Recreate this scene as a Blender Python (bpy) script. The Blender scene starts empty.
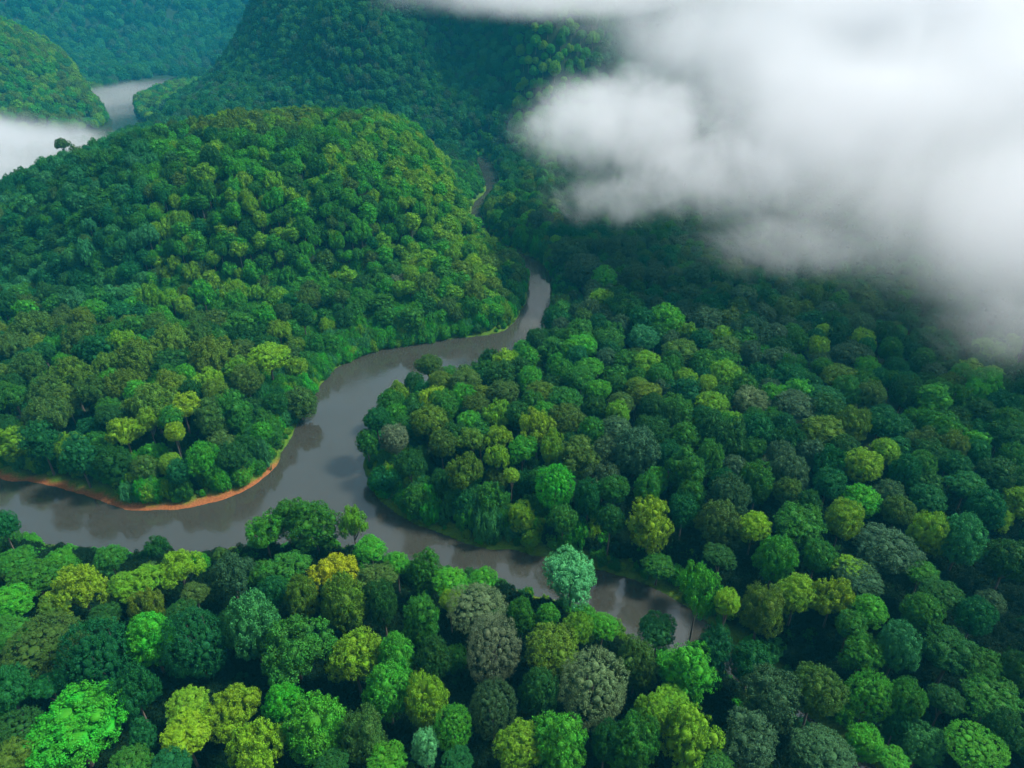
import bpy, math, random, re
import numpy as np
from math import radians as R

SC = bpy.context.scene
COL = SC.collection
rng = np.random.default_rng(11)
random.seed(11)

# ------------------------------------------------------------------ camera
F = 683.0
PITCH = R(30)
CAMZ = 142.0
cam_d = bpy.data.cameras.new('camera')
cam = bpy.data.objects.new('camera', cam_d)
COL.objects.link(cam)
cam.location = (0, 0, CAMZ)
cam.rotation_euler = (R(90) - PITCH, 0, 0)
cam_d.sensor_width = 36.0
cam_d.lens = F / 1024 * 36.0
cam_d.clip_start = 1.0
cam_d.clip_end = 12000
SC.camera = cam
CP, SP = math.cos(PITCH), math.sin(PITCH)


def ray(px, py):
    u = (px - 512) / F
    v = (384 - py) / F
    return u, CP + v * SP, -SP + v * CP


def at(px, py, z=0.0):
    dx, dy, dz = ray(px, py)
    t = (z - CAMZ) / dz
    return dx * t, dy * t, t


def project(x, y, z):
    dz = z - CAMZ
    dep = y * CP - dz * SP
    up = y * SP + dz * CP
    return 512 + F * x / dep, 384 - F * up / dep, dep


# ------------------------------------------------------------------ helpers
def tag(o, label=None, cat=None, group=None, kind=None):
    if label: o['label'] = label
    if cat: o['category'] = cat
    if group: o['group'] = group
    if kind: o['kind'] = kind
    return o


def mesh_from(name, verts, faces=None, loops=None, quads=True, smooth=False):
    """numpy mesh: verts n x 3, faces m x k (all the same k)."""
    me = bpy.data.meshes.new(name)
    verts = np.asarray(verts, dtype=np.float32)
    faces = np.asarray(faces, dtype=np.int32)
    k = faces.shape[1]
    me.vertices.add(len(verts))
    me.vertices.foreach_set('co', verts.ravel())
    me.loops.add(faces.size)
    me.loops.foreach_set('vertex_index', faces.ravel())
    me.polygons.add(len(faces))
    me.polygons.foreach_set('loop_start', np.arange(0, faces.size, k, dtype=np.int32))
    me.polygons.foreach_set('loop_total', np.full(len(faces), k, dtype=np.int32))
    if smooth:
        me.polygons.foreach_set('use_smooth', np.ones(len(faces), dtype=bool))
    me.update(calc_edges=True)
    return me


def obj(name, me, mat=None, parent=None):
    o = bpy.data.objects.new(name, me)
    COL.objects.link(o)
    if mat and not me.materials: me.materials.append(mat)
    if parent: o.parent = parent
    return o


def new_mat(name):
    m = bpy.data.materials.new(name)
    m.use_nodes = True
    nt = m.node_tree
    nt.nodes.clear()
    out = nt.nodes.new('ShaderNodeOutputMaterial')
    return m, nt, out


def N(nt, typ, **kw):
    n = nt.nodes.new(typ)
    for k, v in kw.items():
        setattr(n, k, v)
    return n


def math_node(nt, op, a, b=None, clamp=False):
    n = nt.nodes.new('ShaderNodeMath')
    n.operation = op
    n.use_clamp = clamp
    for i, s in enumerate((a, b)):
        if s is None: continue
        if isinstance(s, (int, float)): n.inputs[i].default_value = s
        else: nt.links.new(s, n.inputs[i])
    return n.outputs[0]


# value noise in numpy (smooth, several octaves)
def vnoise(x, y, seed=0):
    xi = np.floor(x).astype(np.int64); yi = np.floor(y).astype(np.int64)
    fx = x - xi; fy = y - yi
    fx = fx * fx * (3 - 2 * fx); fy = fy * fy * (3 - 2 * fy)
    def h(a, b):
        n = (a * 374761393 + b * 668265263 + seed * 1442695041) & 0xffffffff
        n = ((n ^ (n >> 13)) * 1274126177) & 0xffffffff
        n = n ^ (n >> 16)
        return (n & 0xffff) / 65535.0
    return ((h(xi, yi) * (1 - fx) + h(xi + 1, yi) * fx) * (1 - fy)
            + (h(xi, yi + 1) * (1 - fx) + h(xi + 1, yi + 1) * fx) * fy) * 2 - 1


def fbm(x, y, seed=0, oct=4):
    s = 0; a = 1.0; t = 0
    for i in range(oct):
        s = s + a * vnoise(x, y, seed + i * 17); t += a
        x = x * 2.03 + 11.3; y = y * 2.03 + 5.7; a *= 0.5
    return s / t


def sstep(a, b, x):
    t = np.clip((x - a) / (b - a), 0, 1)
    return t * t * (3 - 2 * t)


# ------------------------------------------------------------------ the river's outline on the ground
def world_line(pts):
    return [at(px, py)[:2] for px, py in pts]


NORTH = [(-420, 440), (-200, 452), (-60, 466), (0, 478), (40, 483), (85, 493), (112, 505), (135, 509), (175, 508), (215, 501),
         (250, 487), (275, 466), (283, 450), (296, 428), (310, 402), (325, 379), (345, 363), (375, 351), (410, 345),
         (450, 339), (480, 336), (503, 331), (514, 319), (524, 305), (528, 292), (527, 278), (518, 266), (500, 255),
         (482, 245), (473, 232), (470, 215), (474, 203), (484, 193), (485, 184), (479, 174), (477, 164), (468, 158)]
EAST = [(486, 157), (494, 166), (499, 180), (502, 190), (492, 198), (482, 207), (482, 217), (488, 232), (503, 244), (530, 257),
        (548, 270), (552, 285), (551, 305), (549, 325), (542, 340), (527, 353), (508, 366), (480, 381), (452, 389),
        (426, 396), (402, 407), (383, 421), (372, 440), (366, 460), (369, 480), (380, 499), (400, 514), (430, 529),
        (475, 544), (525, 552), (560, 560), (600, 569), (640, 581), (672, 596), (705, 618), (742, 655), (788, 697),
        (850, 747), (960, 830)]
SOUTH = [(900, 840), (800, 727), (748, 691), (700, 668), (655, 655), (612, 630), (575, 611), (535, 595), (500, 585), (470, 583),
         (440, 576), (410, 566), (380, 556), (350, 549), (310, 546), (270, 547), (240, 549), (200, 554), (160, 555), (110, 552),
         (60, 547), (0, 539), (-80, 528), (-220, 515), (-420, 505)]
FAR = [(215, 71), (190, 75), (150, 81), (112, 89), (92, 97), (90, 104), (104, 112), (112, 124), (90, 134), (30, 140), (-80, 146),
       (-80, 160), (60, 158), (150, 148), (175, 134), (146, 124), (134, 112), (138, 103), (155, 94), (185, 84), (225, 77)]


def catmull(P, n=3):
    P = np.array(P); out = []
    for i in range(len(P) - 1):
        p0 = P[max(i - 1, 0)]; p1 = P[i]; p2 = P[i + 1]; p3 = P[min(i + 2, len(P) - 1)]
        for k in range(n):
            t = k / n
            out.append(0.5 * ((2 * p1) + (-p0 + p2) * t + (2 * p0 - 5 * p1 + 4 * p2 - p3) * t * t + (-p0 + 3 * p1 - 3 * p2 + p3) * t ** 3))
    out.append(P[-1])
    return np.array(out)


RIVER = np.vstack([catmull(world_line(NORTH)), catmull(world_line(EAST)), catmull(world_line(SOUTH))])
FARRIVER = catmull(world_line(FAR + [FAR[0]]))


def poly_sdf(poly, x, y):
    """signed distance, negative inside."""
    d2 = np.full(x.shape, 1e18); inside = np.zeros(x.shape, bool)
    n = len(poly)
    for i in range(n):
        ax, ay = poly[i]; bx, by = poly[(i + 1) % n]
        ex, ey = bx - ax, by - ay
        L = ex * ex + ey * ey
        if L < 1e-9: continue
        t = np.clip(((x - ax) * ex + (y - ay) * ey) / L, 0, 1)
        dx = x - ax - t * ex; dy = y - ay - t * ey
        d2 = np.minimum(d2, dx * dx + dy * dy)
        if ay != by:
            c = ((ay > y) != (by > y)) & (x < (bx - ax) * (y - ay) / (by - ay) + ax)
            inside ^= c
    d = np.sqrt(d2)
    return np.where(inside, -d, d)


class Raster:
    """distance to the river sampled once on a lattice, then read back smoothly."""
    def __init__(s, x0, x1, y0, y1, c):
        s.x0, s.y0, s.c = x0, y0, c
        gx = np.arange(x0, x1 + c, c); gy = np.arange(y0, y1 + c, c)
        X_, Y_ = np.meshgrid(gx, gy)
        s.v = np.minimum(poly_sdf(RIVER, X_, Y_), poly_sdf(FARRIVER, X_, Y_))
        s.x1, s.y1 = gx[-1], gy[-1]
    def __call__(s, x, y):
        fx = np.clip((x - s.x0) / s.c, 0, s.v.shape[1] - 1.001); fy = np.clip((y - s.y0) / s.c, 0, s.v.shape[0] - 1.001)
        i = fx.astype(int); j = fy.astype(int); fx = fx - i; fy = fy - j; v = s.v
        return (v[j, i] * (1 - fx) + v[j, i + 1] * fx) * (1 - fy) + (v[j + 1, i] * (1 - fx) + v[j + 1, i + 1] * fx) * fy


NEARR = Raster(-330, 260, 40, 700, 1.5)
FARR = Raster(-4200, 4200, -300, 4300, 16)


def river_d(x, y):
    near = (x > NEARR.x0) & (x < NEARR.x1 - 2) & (y > NEARR.y0) & (y < NEARR.y1 - 2)
    d = np.where(near, NEARR(x, y), FARR(x, y))
    return d + 0.9 * fbm(x / 7, y / 7, 5, 2)


def bump(x, y, cx, cy, rx, ry, p=2.4, q=0.85, rot=0.0):
    c, s = math.cos(rot), math.sin(rot)
    u = ((x - cx) * c + (y - cy) * s) / rx; v = (-(x - cx) * s + (y - cy) * c) / ry
    r = np.sqrt(u * u + v * v)
    return np.clip(1 - r ** p, 0, 1) ** q


def gauss(x, y, cx, cy, rx, ry, rot=0.0):
    c, s = math.cos(rot), math.sin(rot)
    u = ((x - cx) * c + (y - cy) * s) / rx; v = (-(x - cx) * s + (y - cy) * c) / ry
    return np.exp(-(u * u + v * v))


def ground(x, y, d=None):
    x = np.asarray(x, float); y = np.asarray(y, float)
    if d is None: d = river_d(x, y)
    out = np.maximum(d, 0)
    h = 0.25 + 1.6 * sstep(0, 5, out) + 2.2 * sstep(4, 40, out) + 0.9 * (fbm(x / 14, y / 14, 2, 3) + 0.6) * sstep(0, 12, out)
    away = sstep(3, 60, out)
    # dome-shaped hill on the left
    dl = 57 * bump(x, y, -172, 428, 165, 122, 2.1, 0.95)
    dr = 58 * bump(x, y, -172, 430, 168, 120, 3.8, 0.75)
    dome = np.where(x < -172, dl * sstep(-120, -230, x) + dr * (1 - sstep(-120, -230, x)), dr * (1 - sstep(-120, -230, x)) + dl * sstep(-120, -230, x))
    dome = np.maximum(dome, 55 * bump(x, y, -112, 464, 90, 110, 2.8, 0.9) )
    dome *= 1 + 0.10 * fbm(x / 55, y / 55, 8, 3)
    gul = np.abs(fbm(x / 42 + 3, y / 90, 21, 2))
    dome -= 9 * sstep(0.18, 0.0, gul) * sstep(0, 30, dome)
    # low knoll inside the bend
    knoll = 13 * gauss(x, y, -32, 345, 38, 32)
    # mountain behind
    ridge = 330 * sstep(-490, 40, x + 40 * fbm(y / 120, x / 300, 4, 2)) * sstep(655, 1130, y + 0.16 * np.abs(x) - 0.03 * x + 50 * fbm(x / 160, y / 160, 31, 3))
    spur = 150 * np.exp(-(np.abs(x - 38 - 0.06 * (y - 800)) / 40) ** 1.5) * sstep(640, 900, y)
    spur += 70 * np.exp(-((x + 210 + 0.2 * (y - 800)) / 70) ** 2) * sstep(700, 980, y)
    spur -= 95 * np.exp(-((x + 50) / 40) ** 2) * sstep(700, 930, y)
    spur -= 90 * np.exp(-((x - 135) / 45) ** 2) * sstep(720, 930, y)
    mount = ridge + spur * sstep(-500, -150, x)
    rg = 1 - 2.4 * np.abs(fbm(x / 130 + 7, y / 260, 91, 3))
    mount = mount + 42 * rg * sstep(10, 90, mount)
    mount = np.maximum(mount, 0) * (1 + 0.10 * fbm(x / 90, y / 90, 12, 4))
    # hill at the left edge, beyond the dome
    lhill = 135 * bump(x, y, -760, 930, 290, 240, 1.7, 1.3)
    # far mountain wall
    wall = 950 * sstep(1380, 2900, y + 0.28 * np.abs(x + 650) + 190 * fbm(x / 420, y / 700, 40, 4))
    wall = wall + 170 * (1 - 2.2 * np.abs(fbm(x / 330, y / 800, 55, 3))) * sstep(20, 260, wall)
    wall += 300 * sstep(-780, -1700, x + 0.22 * (1300 - y)) * sstep(900, 1300, y)
    # land on the right climbs gently under the cloud
    right = 26 * sstep(60, 420, x) * sstep(220, 700, y)
    big = dome + knoll + mount + lhill + wall + right
    nonr = sstep(0, 26, out)
    h = h + big * (0.0 + nonr) * np.where(dome > 3, sstep(0, 16, out) * 0.6 + 0.4 * nonr, 1)
    h = h + 3.0 * fbm(x / 60, y / 60, 3, 3) * away
    h = np.where(out > 0.01, np.maximum(h, 0.25 + 0.05 * np.minimum(out, 20)), h)
    return np.where(d < 0, 0.25 + d * 0.55, h).clip(-3, None)


# ------------------------------------------------------------------ materials
def foliage_mat(name, rough=0.65, trans=0.22):
    m, nt, out = new_mat(name)
    L = nt.links
    a = N(nt, 'ShaderNodeAttribute', attribute_type='INSTANCER', attribute_name='crown_tint')
    v = N(nt, 'ShaderNodeAttribute', attribute_type='GEOMETRY', attribute_name='leaf_var')
    tc = N(nt, 'ShaderNodeTexCoord')
    nz = N(nt, 'ShaderNodeTexNoise')
    nz.inputs['Scale'].default_value = 2.3; nz.inputs['Detail'].default_value = 3
    L.new(tc.outputs['Object'], nz.inputs['Vector'])
    hsv = N(nt, 'ShaderNodeHueSaturation')
    L.new(a.outputs['Color'], hsv.inputs['Color'])
    hue = math_node(nt, 'ADD', 0.470, math_node(nt, 'MULTIPLY', nz.outputs['Fac'], 0.05))
    L.new(hue, hsv.inputs['Hue'])
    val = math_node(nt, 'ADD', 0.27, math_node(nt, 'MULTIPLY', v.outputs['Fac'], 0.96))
    val = math_node(nt, 'ADD', val, math_node(nt, 'MULTIPLY', nz.outputs['Fac'], 0.5))
    L.new(val, hsv.inputs['Value'])
    p = N(nt, 'ShaderNodeBsdfPrincipled')
    p.inputs['Roughness'].default_value = rough
    p.inputs['Specular IOR Level'].default_value = 0.08
    L.new(hsv.outputs['Color'], p.inputs['Base Color'])
    t = N(nt, 'ShaderNodeBsdfTranslucent')
    L.new(hsv.outputs['Color'], t.inputs['Color'])
    mx = N(nt, 'ShaderNodeMixShader')
    mx.inputs[0].default_value = trans
    L.new(p.outputs[0], mx.inputs[1]); L.new(t.outputs[0], mx.inputs[2])
    L.new(mx.outputs[0], out.inputs['Surface'])
    return m


FOL = foliage_mat('foliage')


def bark_mat():
    m, nt, out = new_mat('bark')
    L = nt.links
    tc = N(nt, 'ShaderNodeTexCoord')
    mp = N(nt, 'ShaderNodeMapping'); mp.inputs['Scale'].default_value = (1.5, 1.5, 6)
    L.new(tc.outputs['Object'], mp.inputs['Vector'])
    nz = N(nt, 'ShaderNodeTexNoise'); nz.inputs['Scale'].default_value = 3; nz.inputs['Detail'].default_value = 6
    L.new(mp.outputs[0], nz.inputs['Vector'])
    r = N(nt, 'ShaderNodeValToRGB')
    r.color_ramp.elements[0].color = (0.03, 0.022, 0.015, 1); r.color_ramp.elements[1].color = (0.10, 0.09, 0.075, 1)
    L.new(nz.outputs['Fac'], r.inputs[0])
    p = N(nt, 'ShaderNodeBsdfPrincipled'); p.inputs['Roughness'].default_value = 0.9
    L.new(r.outputs[0], p.inputs['Base Color'])
    b = N(nt, 'ShaderNodeBump'); b.inputs['Strength'].default_value = 0.6
    L.new(nz.outputs['Fac'], b.inputs['Height']); L.new(b.outputs[0], p.inputs['Normal'])
    L.new(p.outputs[0], out.inputs['Surface'])
    return m


BARK = bark_mat()


def ground_mat():
    m, nt, out = new_mat('forest_floor')
    L = nt.links
    tc = N(nt, 'ShaderNodeTexCoord')
    nz = N(nt, 'ShaderNodeTexNoise'); nz.inputs['Scale'].default_value = 0.35; nz.inputs['Detail'].default_value = 10
    nz.inputs['Roughness'].default_value = 0.7
    L.new(tc.outputs['Object'], nz.inputs['Vector'])
    r = N(nt, 'ShaderNodeValToRGB')
    r.color_ramp.elements[0].position = 0.35; r.color_ramp.elements[1].position = 0.7
    r.color_ramp.elements[0].color = (0.010, 0.012, 0.008, 1); r.color_ramp.elements[1].color = (0.012, 0.035, 0.012, 1)
    L.new(nz.outputs['Fac'], r.inputs[0])
    fine = N(nt, 'ShaderNodeTexNoise'); fine.inputs['Scale'].default_value = 2.2; fine.inputs['Detail'].default_value = 6
    L.new(tc.outputs['Object'], fine.inputs['Vector'])

    def mixin(attr, c0, c1, prev):
        a = N(nt, 'ShaderNodeAttribute', attribute_type='GEOMETRY', attribute_name=attr)
        ramp = N(nt, 'ShaderNodeValToRGB')
        ramp.color_ramp.elements[0].position = 0.3; ramp.color_ramp.elements[1].position = 0.7
        ramp.color_ramp.elements[0].color = (*c0, 1); ramp.color_ramp.elements[1].color = (*c1, 1)
        L.new(fine.outputs['Fac'], ramp.inputs[0])
        mx = N(nt, 'ShaderNodeMix', data_type='RGBA')
        L.new(a.outputs['Fac'], mx.inputs[0]); L.new(prev, mx.inputs[6]); L.new(ramp.outputs[0], mx.inputs[7])
        return mx.outputs[2]
    c = mixin('grass_strip', (0.025, 0.08, 0.008), (0.075, 0.135, 0.012), r.outputs[0])
    c = mixin('mud_strip', (0.10, 0.036, 0.014), (0.24, 0.090, 0.032), c)
    p = N(nt, 'ShaderNodeBsdfPrincipled'); p.inputs['Roughness'].default_value = 0.95; p.inputs['Specular IOR Level'].default_value = 0.05
    L.new(c, p.inputs['Base Color'])
    b = N(nt, 'ShaderNodeBump'); b.inputs['Strength'].default_value = 0.7; b.inputs['Distance'].default_value = 0.4
    L.new(fine.outputs['Fac'], b.inputs['Height']); L.new(b.outputs[0], p.inputs['Normal'])
    L.new(p.outputs[0], out.inputs['Surface'])
    return m


def water_mat():
    m, nt, out = new_mat('river_water')
    L = nt.links
    tc = N(nt, 'ShaderNodeTexCoord')
    big = N(nt, 'ShaderNodeTexNoise'); big.inputs['Scale'].default_value = 0.025; big.inputs['Detail'].default_value = 5
    big.inputs['Distortion'].default_value = 1.2
    L.new(tc.outputs['Object'], big.inputs['Vector'])
    r = N(nt, 'ShaderNodeValToRGB')
    r.color_ramp.elements[0].color = (0.018, 0.018, 0.014, 1); r.color_ramp.elements[1].color = (0.036, 0.037, 0.031, 1)
    L.new(big.outputs['Fac'], r.inputs[0])
    p = N(nt, 'ShaderNodeBsdfPrincipled'); p.inputs['Roughness'].default_value = 0.05
    p.inputs['IOR'].default_value = 1.75
    L.new(r.outputs[0], p.inputs['Base Color'])
    nz = N(nt, 'ShaderNodeTexNoise'); nz.inputs['Scale'].default_value = 0.9; nz.inputs['Detail'].default_value = 5
    nz.inputs['Distortion'].default_value = 0.6
    L.new(tc.outputs['Object'], nz.inputs['Vector'])
    b = N(nt, 'ShaderNodeBump'); b.inputs['Strength'].default_value = 0.07; b.inputs['Distance'].default_value = 0.3
    rr = N(nt, 'ShaderNodeMapRange'); rr.inputs['From Min'].default_value = .4; rr.inputs['From Max'].default_value = .65; rr.inputs['To Min'].default_value = .03; rr.inputs['To Max'].default_value = .16
    L.new(big.outputs['Fac'], rr.inputs['Value']); L.new(rr.outputs[0], p.inputs['Roughness'])
    L.new(nz.outputs['Fac'], b.inputs['Height']); L.new(b.outputs[0], p.inputs['Normal'])
    L.new(p.outputs[0], out.inputs['Surface'])
    return m


# ------------------------------------------------------------------ terrain and water
NR, NC = 620, 640
yy = np.concatenate([np.linspace(-260, 50, 60, endpoint=False), np.geomspace(50, 4200, NR - 60)])
ss = np.linspace(-1, 1, NC)
S, Y = np.meshgrid(ss, yy)
X = S * (0.92 * np.maximum(Y, 0) + 210)
D = river_d(X, Y)
Z = ground(X, Y, D)
idx = np.arange(NR * NC).reshape(NR, NC)
faces = np.stack([idx[:-1, :-1], idx[:-1, 1:], idx[1:, 1:], idx[1:, :-1]], -1).reshape(-1, 4)
me = mesh_from('ground', np.stack([X, Y, Z], -1).reshape(-1, 3), faces, smooth=True)
g = obj('ground', me, ground_mat()); tag(g, kind='structure')
PX, PY, _ = project(X, np.maximum(Y, 20), 0 * X)
leftpen = sstep(330, 300, PX) * sstep(455, 470, PY) * (PY < 515)
smallmud = np.exp(-(((PX - 503) / 26) ** 2 + ((PY - 586) / 14) ** 2))
shelf = sstep(2.1, 0.9, D + 1.5 * fbm(X / 4, Y / 4, 77, 3)) * (D > -1.5)
mud = np.clip(shelf * leftpen + sstep(6, 3, D) * smallmud, 0, 1)
grass = 0.85 * sstep(5, 2, D + 3 * fbm(X / 9, Y / 9, 70, 2)) * (D > -0.5) * (Y > 0) * (Y < 700)
for nm, arr in (('mud_strip', mud), ('grass_strip', grass)):
    a = me.attributes.new(nm, 'FLOAT', 'POINT')
    a.data.foreach_set('value', arr.astype(np.float32).ravel())

wv = [(-4200, -260, 0), (4200, -260, 0), (4200, 1800, 0), (-4200, 1800, 0)]
w = obj('water', mesh_from('water', wv, [[0, 1, 2, 3]]), water_mat()); tag(w, kind='structure')


# ------------------------------------------------------------------ crowns and trunks (unit size)
def ico(sub=1):
    import bmesh
    bm = bmesh.new()
    bmesh.ops.create_icosphere(bm, subdivisions=sub, radius=1)
    v = np.array([q.co[:] for q in bm.verts]); f = np.array([[q.index for q in t.verts] for t in bm.faces])
    bm.free()
    return v, f


ICO_V, ICO_F = ico(2)


def fib(n):
    i = np.arange(n) + 0.5
    ph = np.arccos(1 - 2 * i / n); th = np.pi * (1 + 5 ** .5) * i
    return np.stack([np.cos(th) * np.sin(ph), np.sin(th) * np.sin(ph), np.cos(ph)], -1)


def make_crown(name, seed, nl, lr, shell, zs, nleaf, leaf, low=-0.55, jit=0.12, core=0.70, fill=0.35, droop=0.0, ncl=420, cr=.085):
    """A crown of radius ~1: nl leafy lobes over a shell, thousands of leaf sprays."""
    r = np.random.default_rng(seed)
    dirs = fib(nl)
    dirs = dirs @ np.linalg.qr(r.normal(size=(3, 3)))[0].T
    dirs = dirs[dirs[:, 2] > low]
    C = dirs * (shell + r.normal(0, jit, len(dirs)))[:, None]
    C[:, 2] *= zs
    LR = lr * r.uniform(0.72, 1.28, len(C))
    # a few inner lobes close the middle
    ni = max(2, int(nl * fill))
    Ci = r.normal(size=(ni, 3)); Ci /= np.linalg.norm(Ci, axis=1)[:, None]
    Ci *= (shell * 0.45); Ci[:, 2] *= zs
    C = np.vstack([C, Ci]); LR = np.concatenate([LR, np.full(ni, lr * 1.25)])
    # small leafy clumps over the lobes, then leaf sprays over each clump
    Q = np.zeros((0, 3)); dq = np.zeros((0, 3))
    w = LR ** 2; w /= w.sum()
    want = int(1.25 * 12.0 * (0.5 + 0.5 * min(zs, 1.3)) / (math.pi * cr * cr))
    for batch in range(9):
        nc = 5000
        k = r.choice(len(C), nc, p=w)
        d = r.normal(size=(nc, 3)); d /= np.linalg.norm(d, axis=1)[:, None]
        q = C[k] + d * (LR[k] * r.uniform(0.84, 1.12, nc))[:, None]
        keep = np.ones(nc, bool)
        for j in range(len(C)):
            dd = np.linalg.norm(q - C[j], axis=1)
            keep &= ~((dd < LR[j] * 0.82) & (k != j))
        q = q[keep]; dn = d[keep]
        out_ = q / np.linalg.norm(q, axis=1)[:, None]      # clumps sit on the outside of the crown
        ok = (out_ * dn).sum(1) > 0.0
        q = q[ok]; dn = dn[ok]
        allq = np.vstack([Q, q]); alld = np.vstack([dq, dn])
        sel = list(range(len(Q)))
        acc = np.zeros((len(allq), 3)); acc[:len(Q)] = Q; na = len(Q)
        for i in range(len(Q), len(allq)):
            if na >= want: break
            if na == 0 or ((acc[:na] - allq[i]) ** 2).sum(1).min() > (cr * 0.62) ** 2:
                acc[na] = allq[i]; na += 1; sel.append(i)
        Q = allq[sel]; dq = alld[sel]
        if len(Q) >= want: break
    CR = cr * r.uniform(0.65, 1.35, len(Q))
    cvar = np.clip(r.normal(0.5, 0.16, len(Q)), 0, 1)
    w = CR ** 2; w /= w.sum()
    k = r.choice(len(Q), nleaf, p=w)
    d = r.normal(size=(nleaf, 3)) + dq[k] * 0.8; d /= np.linalg.norm(d, axis=1)[:, None]
    P = Q[k] + d * (CR[k] * (0.30 + 0.95 * r.random(nleaf)))[:, None]
    n = nleaf
    P[:, 2] -= droop * (P[:, 0] ** 2 + P[:, 1] ** 2)
    nrm = d * 0.5 + dq[k] * 0.25 + r.normal(size=(n, 3)) * 0.55 + np.array([0, 0, 0.15]); nrm /= np.linalg.norm(nrm, axis=1)[:, None]
    t = np.cross(nrm, r.normal(size=(n, 3))); t /= np.linalg.norm(t, axis=1)[:, None]
    b = np.cross(nrm, t)
    s = leaf * r.uniform(0.5, 1.5, n)[:, None]
    V = np.stack([P - t * s, P - b * s * .62 + nrm * s * .18, P + t * s, P + b * s * .62 + nrm * s * .18], 1).reshape(-1, 3)
    Fq = np.arange(4 * n).reshape(n, 4)
    T = np.vstack([Fq[:, [0, 1, 2]], Fq[:, [0, 2, 3]]])
    var = np.repeat(np.clip(cvar[k] * .55 + r.normal(0.5, 0.2, n) * .45, 0, 1), 4)
    # solid cores so that no light leaks through
    cv, cf, vv = [V], [T], [var]
    off = len(V)
    for j in range(len(C)):
        q = ICO_V * LR[j] * core * (1 + 0.08 * r.normal(size=(len(ICO_V), 1))) + C[j]
        q[:, 2] -= droop * (q[:, 0] ** 2 + q[:, 1] ** 2)
        cv.append(q); cf.append(ICO_F + off); off += len(q)
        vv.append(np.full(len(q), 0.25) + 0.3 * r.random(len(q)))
    V = np.vstack(cv); T = np.vstack(cf); var = np.concatenate(vv)
    V[:, 2] -= 0
    me = mesh_from(name, V, T)
    a = me.attributes.new('leaf_var', 'FLOAT', 'POINT')
    a.data.foreach_set('value', var.astype(np.float32))
    me.materials.append(FOL)
    me['zs'] = zs
    return me, C, LR


def make_trunk(name, seed, C, zs):
    """Unit trunk: base at z=0, crown centre at z=1; limbs reach into the lobes (horizontal unit = crown radius)."""
    r = np.random.default_rng(seed)
    V = []; Fc = []
    def tube(pts, rads, seg=7):
        base = len(V)
        for i, (p, q) in enumerate(zip(pts, rads)):
            a = pts[min(i + 1, len(pts) - 1)] - pts[max(i - 1, 0)]
            a = a / np.linalg.norm(a)
            u = np.cross(a, [0.3, 1, 0.1]); u /= np.linalg.norm(u); v = np.cross(a, u)
            for s in range(seg):
                th = 2 * math.pi * s / seg
                V.append(p + (u * math.cos(th) + v * math.sin(th)) * q)
        for i in range(len(pts) - 1):
            for s in range(seg):
                A = base + i * seg + s; B = base + i * seg + (s + 1) % seg
                Fc.append([A, B, B + seg, A + seg])
    lean = r.normal(0, 0.04, 2)
    pts = [np.array([lean[0] * math.sin(t * 2), lean[1] * t, t * 1.02]) for t in np.linspace(-0.06, 1, 7)]
    tube(pts, [0.105, 0.072, 0.06, 0.052, 0.044, 0.034, 0.02])
    for c in C[r.choice(len(C), min(7, len(C)), replace=False)]:
        z0 = r.uniform(0.55, 0.85)
        a = np.array([lean[0] * math.sin(z0 * 2), lean[1] * z0, z0]); e = np.array([c[0] * .8, c[1] * .8, 1 + c[2] * 0.3])
        m = (a + e) / 2 + np.array([0, 0, -0.03])
        tube([a, m, e], [0.034, 0.024, 0.010], 5)
    me = mesh_from(name, np.array(V), np.array(Fc), smooth=True)
    me.materials.append(BARK)
    return me


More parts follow.
